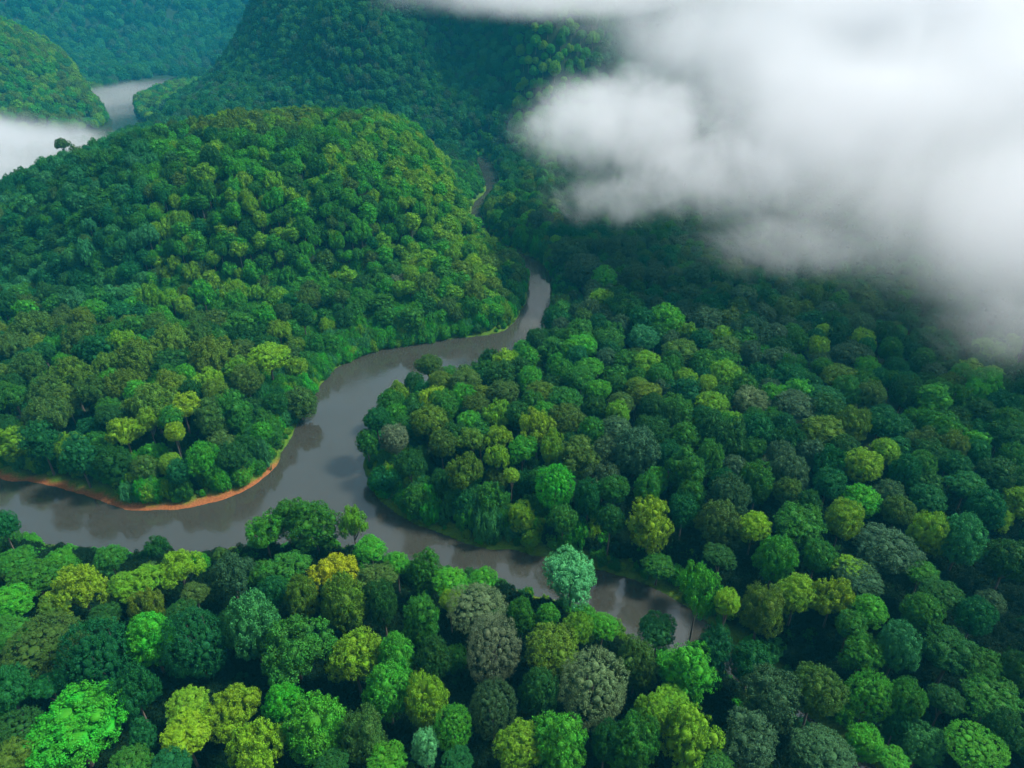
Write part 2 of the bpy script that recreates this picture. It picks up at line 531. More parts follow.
# name, label words, params
SPEC = {
    'round':     [dict(nl=20, lr=.36, shell=.64, zs=.86, nleaf=21750, leaf=0.0234, core=0.58, jit=.07, ncl=520, cr=.080),
                  dict(nl=16, lr=.40, shell=.60, zs=.80, nleaf=21750, leaf=0.0250, core=0.58, jit=.08, ncl=460, cr=.088),
                  dict(nl=28, lr=.32, shell=.68, zs=.92, nleaf=21750, leaf=0.0226, core=0.58, jit=.06, ncl=560, cr=.075),
                  dict(nl=12, lr=.44, shell=.56, zs=.84, nleaf=21750, leaf=0.0234, core=0.58, jit=.09, ncl=460, cr=.085)],
    'smooth':    [dict(nl=60, lr=.42, shell=.58, zs=1.05, nleaf=24650, leaf=0.0172, core=0.28, jit=.015, low=-.8, ncl=1100, cr=.050, fill=.1),
                  dict(nl=60, lr=.42, shell=.58, zs=.90, nleaf=24650, leaf=0.0179, core=0.28, jit=.02, low=-.8, ncl=900, cr=.056, fill=.1)],
    'clustered': [dict(nl=22, lr=.25, shell=.78, zs=.62, nleaf=18850, leaf=0.0250, core=0.58, jit=.14, fill=.15, ncl=400, cr=.085),
                  dict(nl=28, lr=.22, shell=.80, zs=.60, nleaf=18850, leaf=0.0234, core=0.58, jit=.16, fill=.15, ncl=420, cr=.078),
                  dict(nl=15, lr=.32, shell=.70, zs=.75, nleaf=18850, leaf=0.0250, core=0.58, jit=.16, fill=.2, ncl=400, cr=.09)],
    'flat':      [dict(nl=24, lr=.28, shell=.76, zs=.34, nleaf=18850, leaf=0.0250, core=0.58, jit=.12, low=-.35, droop=.12, ncl=440, cr=.08),
                  dict(nl=16, lr=.34, shell=.68, zs=.38, nleaf=18850, leaf=0.0265, core=0.58, jit=.12, low=-.35, droop=.10, ncl=400, cr=.09)],
    'tall':      [dict(nl=30, lr=.34, shell=.66, zs=1.45, nleaf=23200, leaf=0.0250, core=0.58, jit=.12, low=-.9, ncl=620, cr=.085),
                  dict(nl=36, lr=.31, shell=.68, zs=1.30, nleaf=23200, leaf=0.0234, core=0.58, jit=.12, low=-.9, ncl=640, cr=.080)],
    'feathery':  [dict(nl=40, lr=.42, shell=.58, zs=1.0, nleaf=29000, leaf=0.0148, core=0.28, jit=.04, low=-.8, ncl=800, cr=.060, fill=.1),
                  dict(nl=34, lr=.42, shell=.58, zs=.92, nleaf=29000, leaf=0.0156, core=0.28, jit=.05, low=-.8, ncl=700, cr=.064, fill=.1)],
}
VAR = []        # (form, crown mesh, trunk mesh, zs)
FORM_IDS = {}
sd = 100
for form, lst in SPEC.items():
    for prm in lst:
        cm, C, LR = make_crown('crown', sd, **prm)
        tm = make_trunk('trunk', sd + 1, C, prm['zs'])
        FORM_IDS.setdefault(form, []).append(len(VAR))
        VAR.append((form, cm, tm, prm['zs']))
        sd += 7
FORMW = {'round': 'round domed', 'smooth': 'smooth egg-shaped', 'clustered': 'loosely clustered', 'flat': 'flat-topped',
         'tall': 'tall leafy', 'feathery': 'fine feathery'}

# tints: base colours of the leaves, linear; X has gap shade painted in
T = dict(
    Y=(.24, .33, .006), L=(.115, .25, .008), K=(.085, .235, .010), G=(.030, .205, .012), V=(.022, .25, .012),
    M=(.020, .125, .012), D=(.012, .074, .013), E=(.008, .085, .022), O=(.062, .140, .012), P=(.036, .10, .015),
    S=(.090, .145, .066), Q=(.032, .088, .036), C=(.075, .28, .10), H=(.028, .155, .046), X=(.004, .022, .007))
TW = dict(Y='bright yellow', L='yellow-green', K='lime green', G='bright green', V='vivid green', M='mid green', D='deep green',
          E='dark teal', O='olive', P='dull olive', S='pale grey-green', Q='dusky green', C='pale mint green',
          H='sea green', X='dark')
FW = dict(r='round', s='smooth', c='clustered', f='flat', t='tall', h='feathery')

# x y width height tint form   (one tree a line in the photograph)
PICKS = """
46 646 68 56 P s|97 661 60 70 E s|152 640 46 50 V r|195 643 52 60 E s|75 731 86 68 V r|135 693 38 45 E c|188 706 42 34 K r
186 733 48 36 L r|232 711 50 46 L c|257 750 48 46 L c|15 731 44 40 D s|14 757 40 28 O r|8 690 42 44 E r|8 635 42 34 M r
130 764 40 28 M r|172 766 40 28 E r|49 684 28 22 E r|142 735 22 28 E t|80 590 46 42 L c|55 605 32 26 O r|142 582 42 26 K c
180 568 38 32 L c|147 606 28 32 O c|194 595 26 22 P r|232 577 36 36 Q c|10 602 42 34 G r|33 577 44 30 M r|60 562 30 24 G r
110 557 28 24 M r|15 562 34 24 M r|2 526 26 28 E r|103 617 32 24 D r|180 612 26 22 D r|252 628 48 58 H r|121 584 24 22 K r
301 600 32 44 O r|336 578 44 38 Y c|345 607 42 52 O r|286 568 42 28 M c|296 651 66 60 M c|355 657 46 46 K r|397 659 34 40 G r
388 692 46 52 G r|425 703 42 46 K r|453 729 34 42 G s|316 728 60 60 G r|283 706 36 40 V r|364 735 42 48 P r|386 764 38 28 G r
425 746 26 38 C t|476 608 52 46 S h|493 650 50 58 S h|494 709 40 54 Q h|421 620 36 48 M t|434 660 34 42 D r|382 605 32 42 D r
376 577 36 26 P c|425 572 30 40 M t|450 582 36 22 G r|450 600 24 20 K r|482 580 26 22 G r|313 524 44 44 M t|288 518 34 34 M c
353 524 24 28 K c|264 531 34 30 G c|370 550 30 24 G r|396 563 26 22 G r|458 763 32 24 E r|272 592 26 30 E r|330 766 34 22 D r
520 746 46 46 K r|556 745 48 56 G t|594 688 60 64 S h|551 650 52 46 O r|538 692 36 44 D r|636 664 38 56 P t|579 630 28 32 K r
547 616 22 22 G r|602 626 30 26 G r|520 618 28 32 M r|571 577 48 46 C r|656 632 36 34 H r|684 672 46 50 G t|712 652 36 48 E t
672 696 26 20 K r|654 716 34 36 K r|690 738 46 56 K t|606 741 30 44 D r|634 745 44 50 M r|748 742 50 50 Q t|714 764 32 24 M r
774 696 60 56 Q r|816 690 46 48 P r|752 664 40 40 E r|870 697 42 44 G s|908 700 36 36 M r|976 748 50 44 G s|920 745 42 40 H r
822 752 56 38 Q r|866 744 36 34 G r|894 762 28 24 G r|898 725 26 28 E r|797 594 38 38 K r|762 610 42 46 O r|833 598 34 36 L c
858 578 44 34 Q r|868 612 34 32 G r|850 626 30 28 M r|862 654 36 34 M r|897 650 38 44 H r|921 612 36 36 M r|950 652 54 42 D r
990 698 50 42 M r|973 617 34 34 E r|942 594 38 26 D r|1012 672 30 34 D r|986 666 34 32 M r|1004 730 34 34 D r|946 700 30 28 D r
822 434 44 32 O r|850 428 32 40 O r|795 407 42 28 Q r|826 398 36 24 E r|872 396 30 26 P r|890 427 38 32 E r|862 466 36 32 L r
884 452 28 26 K r|828 484 32 28 E r|790 472 32 36 Q r|905 475 28 34 E r|862 500 36 30 G r|842 520 36 36 K r|798 527 46 40 M r
898 511 30 28 P r|927 500 34 30 E r|928 533 36 38 K r|886 549 56 46 Q r|960 543 40 46 H r|967 484 36 26 E r|953 450 28 32 O r
930 455 30 28 D r|985 510 34 36 E r|998 475 38 34 D r|853 570 36 24 K r|818 556 30 32 M r|774 560 36 42 G r|922 572 30 24 M r
808 503 24 22 D r|1010 560 40 40 D r|1012 440 38 32 D r|980 410 26 22 D r|750 402 36 26 S r|712 404 30 24 K r|727 444 34 44 D t
755 432 34 36 E r|757 484 34 38 M r|732 496 36 36 Q r|687 472 34 40 M t|685 437 30 28 M r|710 460 28 34 M r|677 410 32 28 M r
634 452 44 44 Q r|615 430 32 26 Q r|655 434 34 30 D r|580 458 36 38 P t|555 487 34 40 V s|537 428 34 32 L c|552 450 24 32 K c
522 450 28 24 G r|567 420 34 28 P r|650 524 34 46 L t|646 490 26 30 M r|683 510 28 28 E r|717 523 38 40 P r|754 527 32 30 L r
588 498 26 32 E r|612 490 28 28 M r|658 566 30 24 M r|700 588 36 42 G c|728 602 26 24 K r|720 556 28 22 D r|594 410 24 24 D r
620 405 26 24 P r|645 396 32 24 O r|597 390 24 20 G r|540 393 28 22 O r|430 422 34 32 O r|395 440 28 26 S r|442 444 26 28 P r
430 366 26 20 P r|435 398 28 22 L c|465 382 32 24 P r|470 420 22 18 G r|497 415 26 24 K c
472 440 26 22 O c|499 438 24 20 L c|497 457 22 22 K c|465 472 32 32 O c|511 475 16 14 K r|505 392 30 22 P r|566 400 32 24 M r
580 380 28 22 M r|582 346 30 22 G r|495 487 24 26 P r|388 482 28 26 E r|417 503 28 28 M r|465 510 26 30 E r|525 490 24 28 E r
537 512 26 28 M r|378 420 26 22 E r|367 442 22 24 M r|440 492 24 30 D r|410 465 26 28 D r|562 520 26 26 M r|610 520 26 28 D r
540 232 30 26 Q r|567 252 34 26 Q r|585 272 36 30 Q r|604 279 26 24 G r|620 250 32 26 Q r|600 300 22 20 K r|627 312 34 32 D r
665 320 34 30 G r|642 340 30 24 H r|610 342 28 24 M r|580 330 24 20 M r|572 350 24 20 G r|680 355 40 26 P r|687 380 22 20 K r
722 375 30 26 K r|727 350 32 26 P r|707 322 32 24 Q r|752 332 40 26 Q f|707 305 24 20 E r|697 275 26 22 Q r|740 300 30 24 Q r
657 277 24 22 Q r|635 277 22 20 Q r|677 286 22 18 D r|645 365 30 24 K r|625 362 24 22 M r|660 377 24 22 M r|637 388 24 20 O r
618 384 20 18 M r|590 368 28 20 G r|707 386 20 18 K r|535 364 34 22 O r|818 350 22 22 K r|850 357 34 28 Q r|838 377 32 22 O r
775 335 24 22 Q r|790 378 32 26 E r|776 360 30 24 Q r|32 327 38 22 P f|80 338 36 20 P f|122 340 26 18 K f|172 340 38 18 O f
135 358 46 22 O f|212 356 46 24 O f|25 367 34 20 P f|70 375 42 18 O f|92 390 30 22 P f|125 382 34 18 O f|172 385 34 20 O f
152 402 44 22 O f|182 406 32 22 L c|208 384 28 26 L c|210 418 26 30 P t|234 410 26 34 M t|124 432 28 26 L c|149 422 22 22 K c
174 433 20 18 L r|48 390 36 20 P f|50 412 40 22 P f|40 440 28 32 E t|78 455 28 34 E t|112 416 24 22 D r|267 358 38 26 L r
300 405 32 30 P r|246 382 30 28 P r|398 292 22 24 S r|426 290 26 28 O r|461 275 28 24 O r|473 294 24 24 O r|488 270 26 22 O r
508 264 28 20 P r|516 280 22 22 P r|12 395 30 24 M f|10 345 30 20 P f|108 362 26 18 O f
"""


def make_list():
    L = []
    for tok in PICKS.replace('\n', '|').split('|'):
        p = tok.split()
        if len(p) == 6:
            L.append([float(p[0]), float(p[1]), float(p[2]), float(p[3]), p[4], FW[p[5]]])
    return L


picks = make_list()
trees = []     # dict x,y,r,zc(crown centre above ground), zg, tint, form, px,py
for px, py, wd, hg, ti, form in picks:
    big = 1.08
    order = [14, 15, 13, 16, 12, 17, 18, 11, 19, 20, 10, 22, 9, 24, 8, 26, 7]
    if py < 360 and px < 300 or form == 'flat': order = [16] + order
    if 355 < px < 545 and (py < 372 or 478 < py < 525) or (px, py) == (390, 391): order = [4, 5, 6, 7, 8, 9, 10, 11, 12, 13]
    best = None
    for hc in order:
        zg = 3.0
        for _ in range(6):
            x, y, t = at(px, py, zg + hc)
            zg = float(ground(np.array([x]), np.array([y]))[0])
        d = float(river_d(np.array([x]), np.array([y]))[0])
        if best is None or d > best[-1]: best = (x, y, t, zg, hc, d)
        if d > 2.5:
            best = (x, y, t, zg, hc, d); break
    x, y, t, zg, hc, d = best
    r = wd * t / F / 2 * big
    dep = math.atan2(CAMZ - zg - hc, y)
    ratio = 1.0
    vid = FORM_IDS[form][len(trees) % len(FORM_IDS[form])]
    zs = VAR[vid][3]
    # screen height of an ellipsoid seen from above: h = 2*sqrt((r sin)^2 + (rz cos)^2)
    want = (hg * t / F / 2 * big) ** 2 - (r * math.sin(dep)) ** 2
    rz = math.sqrt(max(want, 0)) / math.cos(dep)
    rz = min(max(rz, (0.8 if form == 'flat' else 0.55 * min(zs, 1)) * r), 1.5 * r)
    if form == 'flat': r *= 0.9
    trees.append(dict(x=x, y=y, zg=max(zg, 0.3), hc=max(hc, rz * 0.75 + 1.5), r=r, rz=rz, tint=ti, form=form, vid=vid, px=px, py=py, w=wd, h=hg, pick=True, rot=rng.uniform(0, 6.28)))


for ex, ey, ehc, er in ((-272, 430, 21, 4.2), (-281, 436, 15, 3.4)):      # two emergent crowns on the hill's left shoulder
    ezg = float(ground(np.array([ex]), np.array([ey]))[0])
    epx, epy, edep = project(ex, ey, ezg + ehc)
    trees.append(dict(x=ex, y=ey, zg=ezg - 2.5, hc=ehc, r=er, rz=er * .8, tint='P', form='flat', vid=FORM_IDS['flat'][0], px=epx, py=epy,
                      w=2 * er * F / edep, h=er * F / edep, pick=True, rot=1.0,
                      label=('taller' if ehc > 18 else 'shorter') + ' of two flat-topped trees rising above the domed hill on its left'))


# ------------------------------------------------------------------ the rest of the forest
class Grid:
    def __init__(s, c): s.c = c; s.d = {}
    def add(s, x, y, r): s.d.setdefault((int(x // s.c), int(y // s.c)), []).append((x, y, r))
    def ok(s, x, y, r, k):
        a, b = int(x // s.c), int(y // s.c)
        for i in (-1, 0, 1):
            for j in (-1, 0, 1):
                for q in s.d.get((a + i, b + j), ()):
                    if (q[0] - x) ** 2 + (q[1] - y) ** 2 < (k * (q[2] + r)) ** 2: return False
        return True


GR = Grid(22.0)
for t in trees: GR.add(t['x'], t['y'], t['r'])

TKEYS = list(T)


def pick_tint(x, y, z, px, py, n1, n2):
    u = random.random()
    if y > 620 and x < -430 and y < 1200: return random.choices('KGOMH', (4, 3, 4, 2, 1))[0]
    if y > 620 and 5 < x < 85: return random.choices('GKM', (4, 2, 3))[0]
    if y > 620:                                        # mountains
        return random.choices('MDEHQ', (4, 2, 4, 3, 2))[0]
    if x < -10 and y > 285:                            # dome hill
        if z > 62 and y > 380: return random.choices('OPKM', (4, 3, 2, 1))[0]
        if px > 380 and z > 8: return random.choices('KGML', (5, 4, 2, .6))[0]  # brighter tints paint the sunlit right flank into the leaves
        if px < 150: return random.choices('EHMDP', (4, 4, 3, 2, .6))[0]  # darker tints paint the shaded left side into the leaves
        return random.choices('GMKPED', (5, 4, 1.2 + 3 * (n1 > 0), 1.6 * (n2 > 0.1) + .2, .8, 1.2))[0]
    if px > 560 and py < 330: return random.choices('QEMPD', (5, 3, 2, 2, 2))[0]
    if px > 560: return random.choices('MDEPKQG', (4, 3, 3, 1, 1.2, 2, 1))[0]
    return random.choices('MGDKPOE', (4, 3, 3, 1.2, 1.5, 1, 1.5))[0]


rest = []
# candidate positions, denser close by
def scatter(n, y0, y1, rlo, rhi, k, hlo, hhi, steep=False):
    yv = np.sqrt(rng.uniform(y0 ** 2, y1 ** 2, n)) if y0 > 0 else rng.uniform(y0, y1, n)
    xv = rng.uniform(-1, 1, n) * (0.80 * np.maximum(yv, 0) + 95)
    dv = river_d(xv, yv); zv = ground(xv, yv, dv)
    n1 = fbm(xv / 40, yv / 40, 60, 2); n2 = fbm(xv / 30, yv / 30, 61, 2)
    pxs, pys, dep = project(xv, yv, zv + 12)
    rv = rng.uniform(rlo, rhi, n)
    for i in range(n):
        x, y, r = float(xv[i]), float(yv[i]), float(rv[i])
        if dv[i] < 3.0 + r * 0.35: continue
        if x < -45 and 269 < y < 306 and zv[i] < 10 and random.random() < .93: continue
        if steep and not (zv[i] > 10 and (x < -18 or y > 640)): continue
        if not GR.ok(x, y, r, k): continue
        GR.add(x, y, r)
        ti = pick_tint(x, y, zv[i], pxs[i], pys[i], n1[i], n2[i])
        if y > 620: form = random.choices(['round', 'tall', 'clustered', 'flat'], (5, 2, 2, 1))[0]
        elif x < -10 and y > 285: form = random.choices(['round', 'tall', 'clustered', 'flat'], (4, 4, 3, 1.0 + (pxs[i] < 250)))[0]
        elif x < -40 and y < 290 and y > 215: form = random.choices(['flat', 'round', 'tall'], (3, 2, 2))[0]
        else: form = random.choices(['round', 'clustered', 'tall'], (6, 1, 1.3))[0]
        vid = random.choice(FORM_IDS[form])
        hc = random.uniform(hlo, hhi)
        if dv[i] < 18: hc *= 0.62
        rest.append(dict(x=x, y=y, zg=float(zv[i]), hc=hc, r=r, rz=r * random.uniform(.85, 1.15), tint=ti, form=form, vid=vid,
                         px=float(pxs[i]), py=float(pys[i]), w=2 * r * F / float(dep[i]), h=2 * r * F / float(dep[i]) * .9, pick=False, rot=random.uniform(0, 6.28)))


scatter(900, -20, 150, 2.4, 3.8, 0.98, 5, 8)        # lower trees standing in the gaps near the camera
scatter(26000, 150, 300, 3.8, 6.0, 0.74, 10, 15)
scatter(60000, 285, 640, 3.0, 5.2, 0.60, 7, 11)
scatter(85000, 640, 1250, 3.7, 6.3, 0.62, 7, 11)
scatter(45000, 295, 600, 2.4, 3.9, 0.46, 5, 8, steep=True)      # steep slopes carry more trees for their plan area
scatter(50000, 690, 1200, 3.0, 4.6, 0.47, 5, 9, steep=True)
scatter(75000, 1250, 3400, 6.5, 11, 0.62, 8, 13)

# the 300 trees that show largest stand as objects of their own
def inframe(t): return -15 < t['px'] < 1039 and -5 < t['py'] < 785
def clouded(t): return t['px'] > 640 and t['py'] < 300 or t['px'] > 560 and t['py'] < 215 or t['py'] < 300 + (t['px'] - 640) * .27 and t['px'] > 640
cand = [t for t in rest if inframe(t) and t['y'] > 55 and not clouded(t) and t['hc'] >= 10]
cand.sort(key=lambda t: -t['w'])
need = max(0, 300 - len(trees))
extra = cand[:need]
ids = set(id(t) for t in extra)
stuff_trees = [t for t in rest if id(t) not in ids]
indiv = trees + extra
print('picks', len(trees), 'extra', len(extra), 'stuff', len(stuff_trees))


# ------------------------------------------------------------------ labels
def region(t):
    x, y, px, py = t['x'], t['y'], t['px'], t['py']
    south = SOUTH
    # which side of the river
    if py > 500 and px < 700 and (py > np.interp(px, [0, 240, 350, 470, 535, 612, 700, 800], [535, 505, 505, 560, 550, 590, 640, 700])):
        if py > 720: return 'at the bottom edge'
        if py < 605: return 'beside the near riverbank'
        return 'in the foreground'
    if px > 700 and py > 690: return 'in the lower right corner'
    if px < 340 and py > 318: return 'on the left headland'
    if px < 532 and py < 318: return 'below the domed hill'
    if px < 560: return 'on the central point'
    if py < 330: return 'near the low cloud'
    if px > 780: return 'on the shaded right slope'
    if py > 540: return 'by the right riverbank'
    return 'on the right-hand slope'


def dirword(a, b):
    dx = b['px'] - a['px']; dy = b['py'] - a['py']
    # where a stands seen from b
    ang = math.degrees(math.atan2(dy, -dx))   # a relative to b: (-dx,-dy), image y down
    k = int(((ang + 382.5) % 360) // 45)
    return ['right of', 'above and right of', 'above', 'above and left of', 'left of', 'below and left of', 'below', 'below and right of'][k]


SHORT = {'round': 'round', 'smooth': 'smooth', 'clustered': 'clustered', 'flat': 'flat-topped', 'tall': 'tall', 'feathery': 'feathery'}
KNOWN = {(336, 578): 'brightest yellow tree, beside the near riverbank', (571, 577): 'pale mint green tree leaning over the near edge of the river',
         (476, 608): 'pale grey-green feathery tree, upper of the touching grey pair', (493, 650): 'pale grey-green feathery tree, lower of the touching grey pair',
         (594, 688): 'large pale grey feathery tree standing alone right of the grey pair', (494, 709): 'dusky green feathery tree directly under the touching grey pair',
         (75, 731): 'widest vivid green tree with spreading lobes in the lower left corner', (555, 487): 'vivid green smooth tree on the point of land right of the river bend',
         (425, 746): 'narrow pale mint tree at the bottom edge between round green ones', (976, 748): 'smooth bright green tree in the bottom right corner',
         (313, 524): 'tallest leafy green tree sticking out over the water on the near bank', (650, 524): 'tall yellow-green tree above the right riverbank, standing clear of its neighbours',
         (2, 526): 'dark teal tree at the left edge, its crown over the water', (432, 355): 'small olive flat-topped tree standing at the river narrows'}
used = {}
def nbrs(t):
    return sorted((q for q in indiv if q is not t), key=lambda q: (q['px'] - t['px']) ** 2 + (q['py'] - t['py']) ** 2)
def size_word(t):
    near = nbrs(t)[:8]; m = sum(math.sqrt(q['w'] * q['h']) for q in near) / 8
    s = math.sqrt(t['w'] * t['h']) / m
    return 'large ' if s > 1.22 else 'small ' if s < .8 else ''
for t in indiv:
    key = (int(t['px']), int(t['py']))
    if 'label' in t:
        lab = t['label']
    elif t['pick'] and key in KNOWN:
        lab = KNOWN[key]
    else:
        nb = nbrs(t)
        # prefer a neighbour of another colour
        cand_l = []
        me_ = f"{TW[t['tint']]} {SHORT[t['form']]} tree"
        for q in nb[:6]:
            if q['tint'] == t['tint'] and q['form'] == t['form']: continue
            an = 'an' if TW[q['tint']][0] in 'aeiou' else 'a'
            other = f"{an} {TW[q['tint']]} one" if q['tint'] != t['tint'] else f"a {SHORT[q['form']]} {TW[q['tint']]} one"
            cand_l.append(f"{size_word(t)}{me_} {region(t)}, {dirword(t, q)} {other}")
            cand_l.append(f"{me_} {region(t)}, {dirword(t, q)} {other}")
        ar = lambda q: ('an ' if TW[q['tint']][0] in 'aeiou' else 'a ') + TW[q['tint']] + ' one'
        cand_l += [f"{me_} {dirword(t, a)} {ar(a)} and {dirword(t, b)} {ar(b)}"
                   for a in nb[:14] for b in nb[:14] if a is not b and (a['tint'] != b['tint'] or dirword(t, a) != dirword(t, b))]
        cand_l = [c for c in cand_l if len(re.findall(r"[A-Za-z]+", c)) <= 16]
        if not cand_l:
            q = nb[0]; q2 = nb[1]
            cand_l = [f"{TW[t['tint']]} tree {region(t)}, {dirword(t, q)} a similar {SHORT[q['form']]} one"]
        lab = next((c for c in cand_l if c not in used), cand_l[0])
    used[lab] = used.get(lab, 0) + 1
    t['label'] = lab
for v, n_ in used.items():
    if n_ > 1 or len(re.findall(r'[A-Za-z]+', v)) > 16: print(n_, v)
print('duplicate labels', sum(1 for v in used.values() if v > 1))


def tint_of(t):
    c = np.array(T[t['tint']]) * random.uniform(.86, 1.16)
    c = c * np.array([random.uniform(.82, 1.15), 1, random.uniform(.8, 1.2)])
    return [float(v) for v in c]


def trunk_scale(t):
    return (t['r'], t['r'], t['hc'])


# trees as objects
protos = {}
for t in indiv:
    form, cm, tm, zs = VAR[t['vid']]
    root = bpy.data.objects.new('tree', None)
    COL.objects.link(root)
    root.empty_display_size = 1
    root.location = (t['x'], t['y'], t['zg'])
    root.rotation_euler = (0, 0, t['rot'])
    tag(root, t['label'], 'tree', 'rainforest trees along the river')
    if t['vid'] not in protos:
        c = obj('crown', cm, FOL, root); k = obj('trunk', tm, BARK, root)
        protos[t['vid']] = (c, k)
    else:
        c0, k0 = protos[t['vid']]
        c = c0.copy(); COL.objects.link(c); c.parent = root
        k = k0.copy(); COL.objects.link(k); k.parent = root
    c.location = (0, 0, t['hc']); c.scale = (t['r'], t['r'], t['rz'] / min(zs, 1.15) if zs > .5 else t['rz'] * 1.6)
    c['crown_tint'] = tint_of(t)
    k.scale = trunk_scale(t)


# ------------------------------------------------------------------ stuff: instanced crowns through geometry nodes
def scatter_object(name, pts, label, cat, with_trunk=True):
    n = len(pts)
    me = bpy.data.meshes.new(name)
    me.vertices.add(n)
    me.vertices.foreach_set('co', np.array([(p['x'], p['y'], p['zg']) for p in pts], np.float32).ravel())
    def fa(nm, typ, arr, key='value'):
        a = me.attributes.new(nm, typ, 'POINT')
        a.data.foreach_set(key, np.asarray(arr).ravel())
    order = sorted(protos)
    rank = {v: i for i, v in enumerate(order)}
    fa('pick', 'INT', np.array([rank[p['vid']] for p in pts], np.int32))
    sc = []
    for p in pts:
        zs = VAR[p['vid']][3]
        sc.append((p['r'], p['r'], p['rz'] / min(zs, 1.15) if zs > .5 else p['rz'] * 1.6))
    fa('size', 'FLOAT_VECTOR', np.array(sc, np.float32), 'vector')
    fa('stem', 'FLOAT_VECTOR', np.array([trunk_scale(p) for p in pts], np.float32), 'vector')
    fa('turn', 'FLOAT_VECTOR', np.array([(0, 0, p['rot']) for p in pts], np.float32), 'vector')
    fa('lift', 'FLOAT_VECTOR', np.array([(0, 0, p['hc']) for p in pts], np.float32), 'vector')
    fa('crown_tint', 'FLOAT_VECTOR', np.array([tint_of(p) for p in pts], np.float32), 'vector')
    o = obj(name, me)
    me.materials.append(FOL)
    tag(o, label, cat, kind='stuff')
    ng = bpy.data.node_groups.new(name, 'GeometryNodeTree')
    ng.interface.new_socket('Geometry', in_out='INPUT', socket_type='NodeSocketGeometry')
    ng.interface.new_socket('Geometry', in_out='OUTPUT', socket_type='NodeSocketGeometry')
    nd = ng.nodes; L = ng.links
    gi = nd.new('NodeGroupInput'); go = nd.new('NodeGroupOutput')
    def attr(nm, typ):
        a = nd.new('GeometryNodeInputNamedAttribute'); a.data_type = typ; a.inputs[0].default_value = nm
        return next(s for s in a.outputs if s.enabled and s.name == 'Attribute')
    m2p = nd.new('GeometryNodeMeshToPoints'); L.new(gi.outputs[0], m2p.inputs[0])
    def inst(objs, scale_attr, lift):
        j = nd.new('GeometryNodeJoinGeometry')
        for ob in reversed(objs):          # a multi-input socket joins the last link first
            oi = nd.new('GeometryNodeObjectInfo'); oi.transform_space = 'ORIGINAL'
            oi.inputs['Object'].default_value = ob; oi.inputs['As Instance'].default_value = True
            L.new(oi.outputs['Geometry'], j.inputs[0])
        ip = nd.new('GeometryNodeInstanceOnPoints')
        src = m2p.outputs[0]
        if lift:
            sp = nd.new('GeometryNodeSetPosition'); L.new(src, sp.inputs[0]); L.new(attr('lift', 'FLOAT_VECTOR'), sp.inputs['Offset'])
            src = sp.outputs[0]
        L.new(src, ip.inputs['Points']); L.new(j.outputs[0], ip.inputs['Instance'])
        ip.inputs['Pick Instance'].default_value = True
        L.new(attr('pick', 'INT'), ip.inputs['Instance Index'])
        e2r = nd.new('FunctionNodeEulerToRotation'); L.new(attr('turn', 'FLOAT_VECTOR'), e2r.inputs[0])
        L.new(e2r.outputs[0], ip.inputs['Rotation'])
        L.new(attr(scale_attr, 'FLOAT_VECTOR'), ip.inputs['Scale'])
        return ip.outputs[0]
    jj = nd.new('GeometryNodeJoinGeometry')
    L.new(inst([protos[v][0] for v in order], 'size', True), jj.inputs[0])
    if with_trunk:
        L.new(inst([protos[v][1] for v in order], 'stem', False), jj.inputs[0])
    L.new(jj.outputs[0], go.inputs[0])
    md = o.modifiers.new('scatter', 'NODES'); md.node_group = ng
    return o


scatter_object('forest', stuff_trees, 'dense rainforest covering the domed hill, the valley floor and the mountains behind', 'forest')

# ------------------------------------------------------------------ undergrowth
shr = []
def shrubs(n, y0, y1, dmin, dmax, rlo, rhi, tints, wts, tall=1.0, xlim=None):
    yv = np.sqrt(rng.uniform(y0 ** 2, y1 ** 2, n)); xv = rng.uniform(-1, 1, n) * (0.80 * yv + 95)
    dv = river_d(xv, yv)
    ok = (dv > dmin) & (dv < dmax)
    xv, yv, dv = xv[ok], yv[ok], dv[ok]
    zv = ground(xv, yv, dv)
    for x, y, z, d in zip(xv, yv, zv, dv):
        px, py, _ = project(x, y, z)
        if xlim and not xlim(px, py, x, y, z, d): continue
        r = random.uniform(rlo, rhi)
        vid = random.choice(FORM_IDS['round'] + FORM_IDS['clustered'])
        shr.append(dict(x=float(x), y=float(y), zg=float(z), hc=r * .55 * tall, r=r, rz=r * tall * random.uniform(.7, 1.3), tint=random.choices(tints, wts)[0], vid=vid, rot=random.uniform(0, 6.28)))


def open_strip(px, py, x, y, z, d):
    # the near bank and the mud-edged headland keep a bare strip
    if px < 310 and 440 < py < 520 and d < 2.3 + (2.5 if px < 112 else 0): return random.random() < .10
    if 40 < px < 250 and py > 530 and d < 4.5: return random.random() < .15
    return True


shrubs(90000, 60, 760, 1.2, 13, 1.2, 2.9, 'GKMVH', (5, 2, 4, 2, 2), xlim=lambda *a: open_strip(*a) and random.random() < .55)
shrubs(60000, 150, 420, 2.4, 15, 2.2, 3.8, 'GVHMK', (5, 3, 3, 3, 2), tall=1.35, xlim=lambda px, py, x, y, z, d: px < 620 and open_strip(px, py, x, y, z, d) and not (px < 340 and py > 535) and random.random() < .35)
shrubs(70000, 120, 520, 0.7, 5.5, 0.6, 1.5, 'GKMO', (3, 4, 3, 1), xlim=lambda px, py, x, y, z, d: open_strip(px, py, x, y, z, d * 1.25) and random.random() < .8)
shrubs(16000, 30, 175, 5, 200, 1.4, 3.0, 'X', (1,))  # shade of the gaps put into the undergrowth's leaf colour
shrubs(60000, 60, 420, 8, 60, 1.2, 2.6, 'XDM', (5, 2, 1), xlim=lambda *a: random.random() < .35)  # X leaves here also carry painted shade between the trees
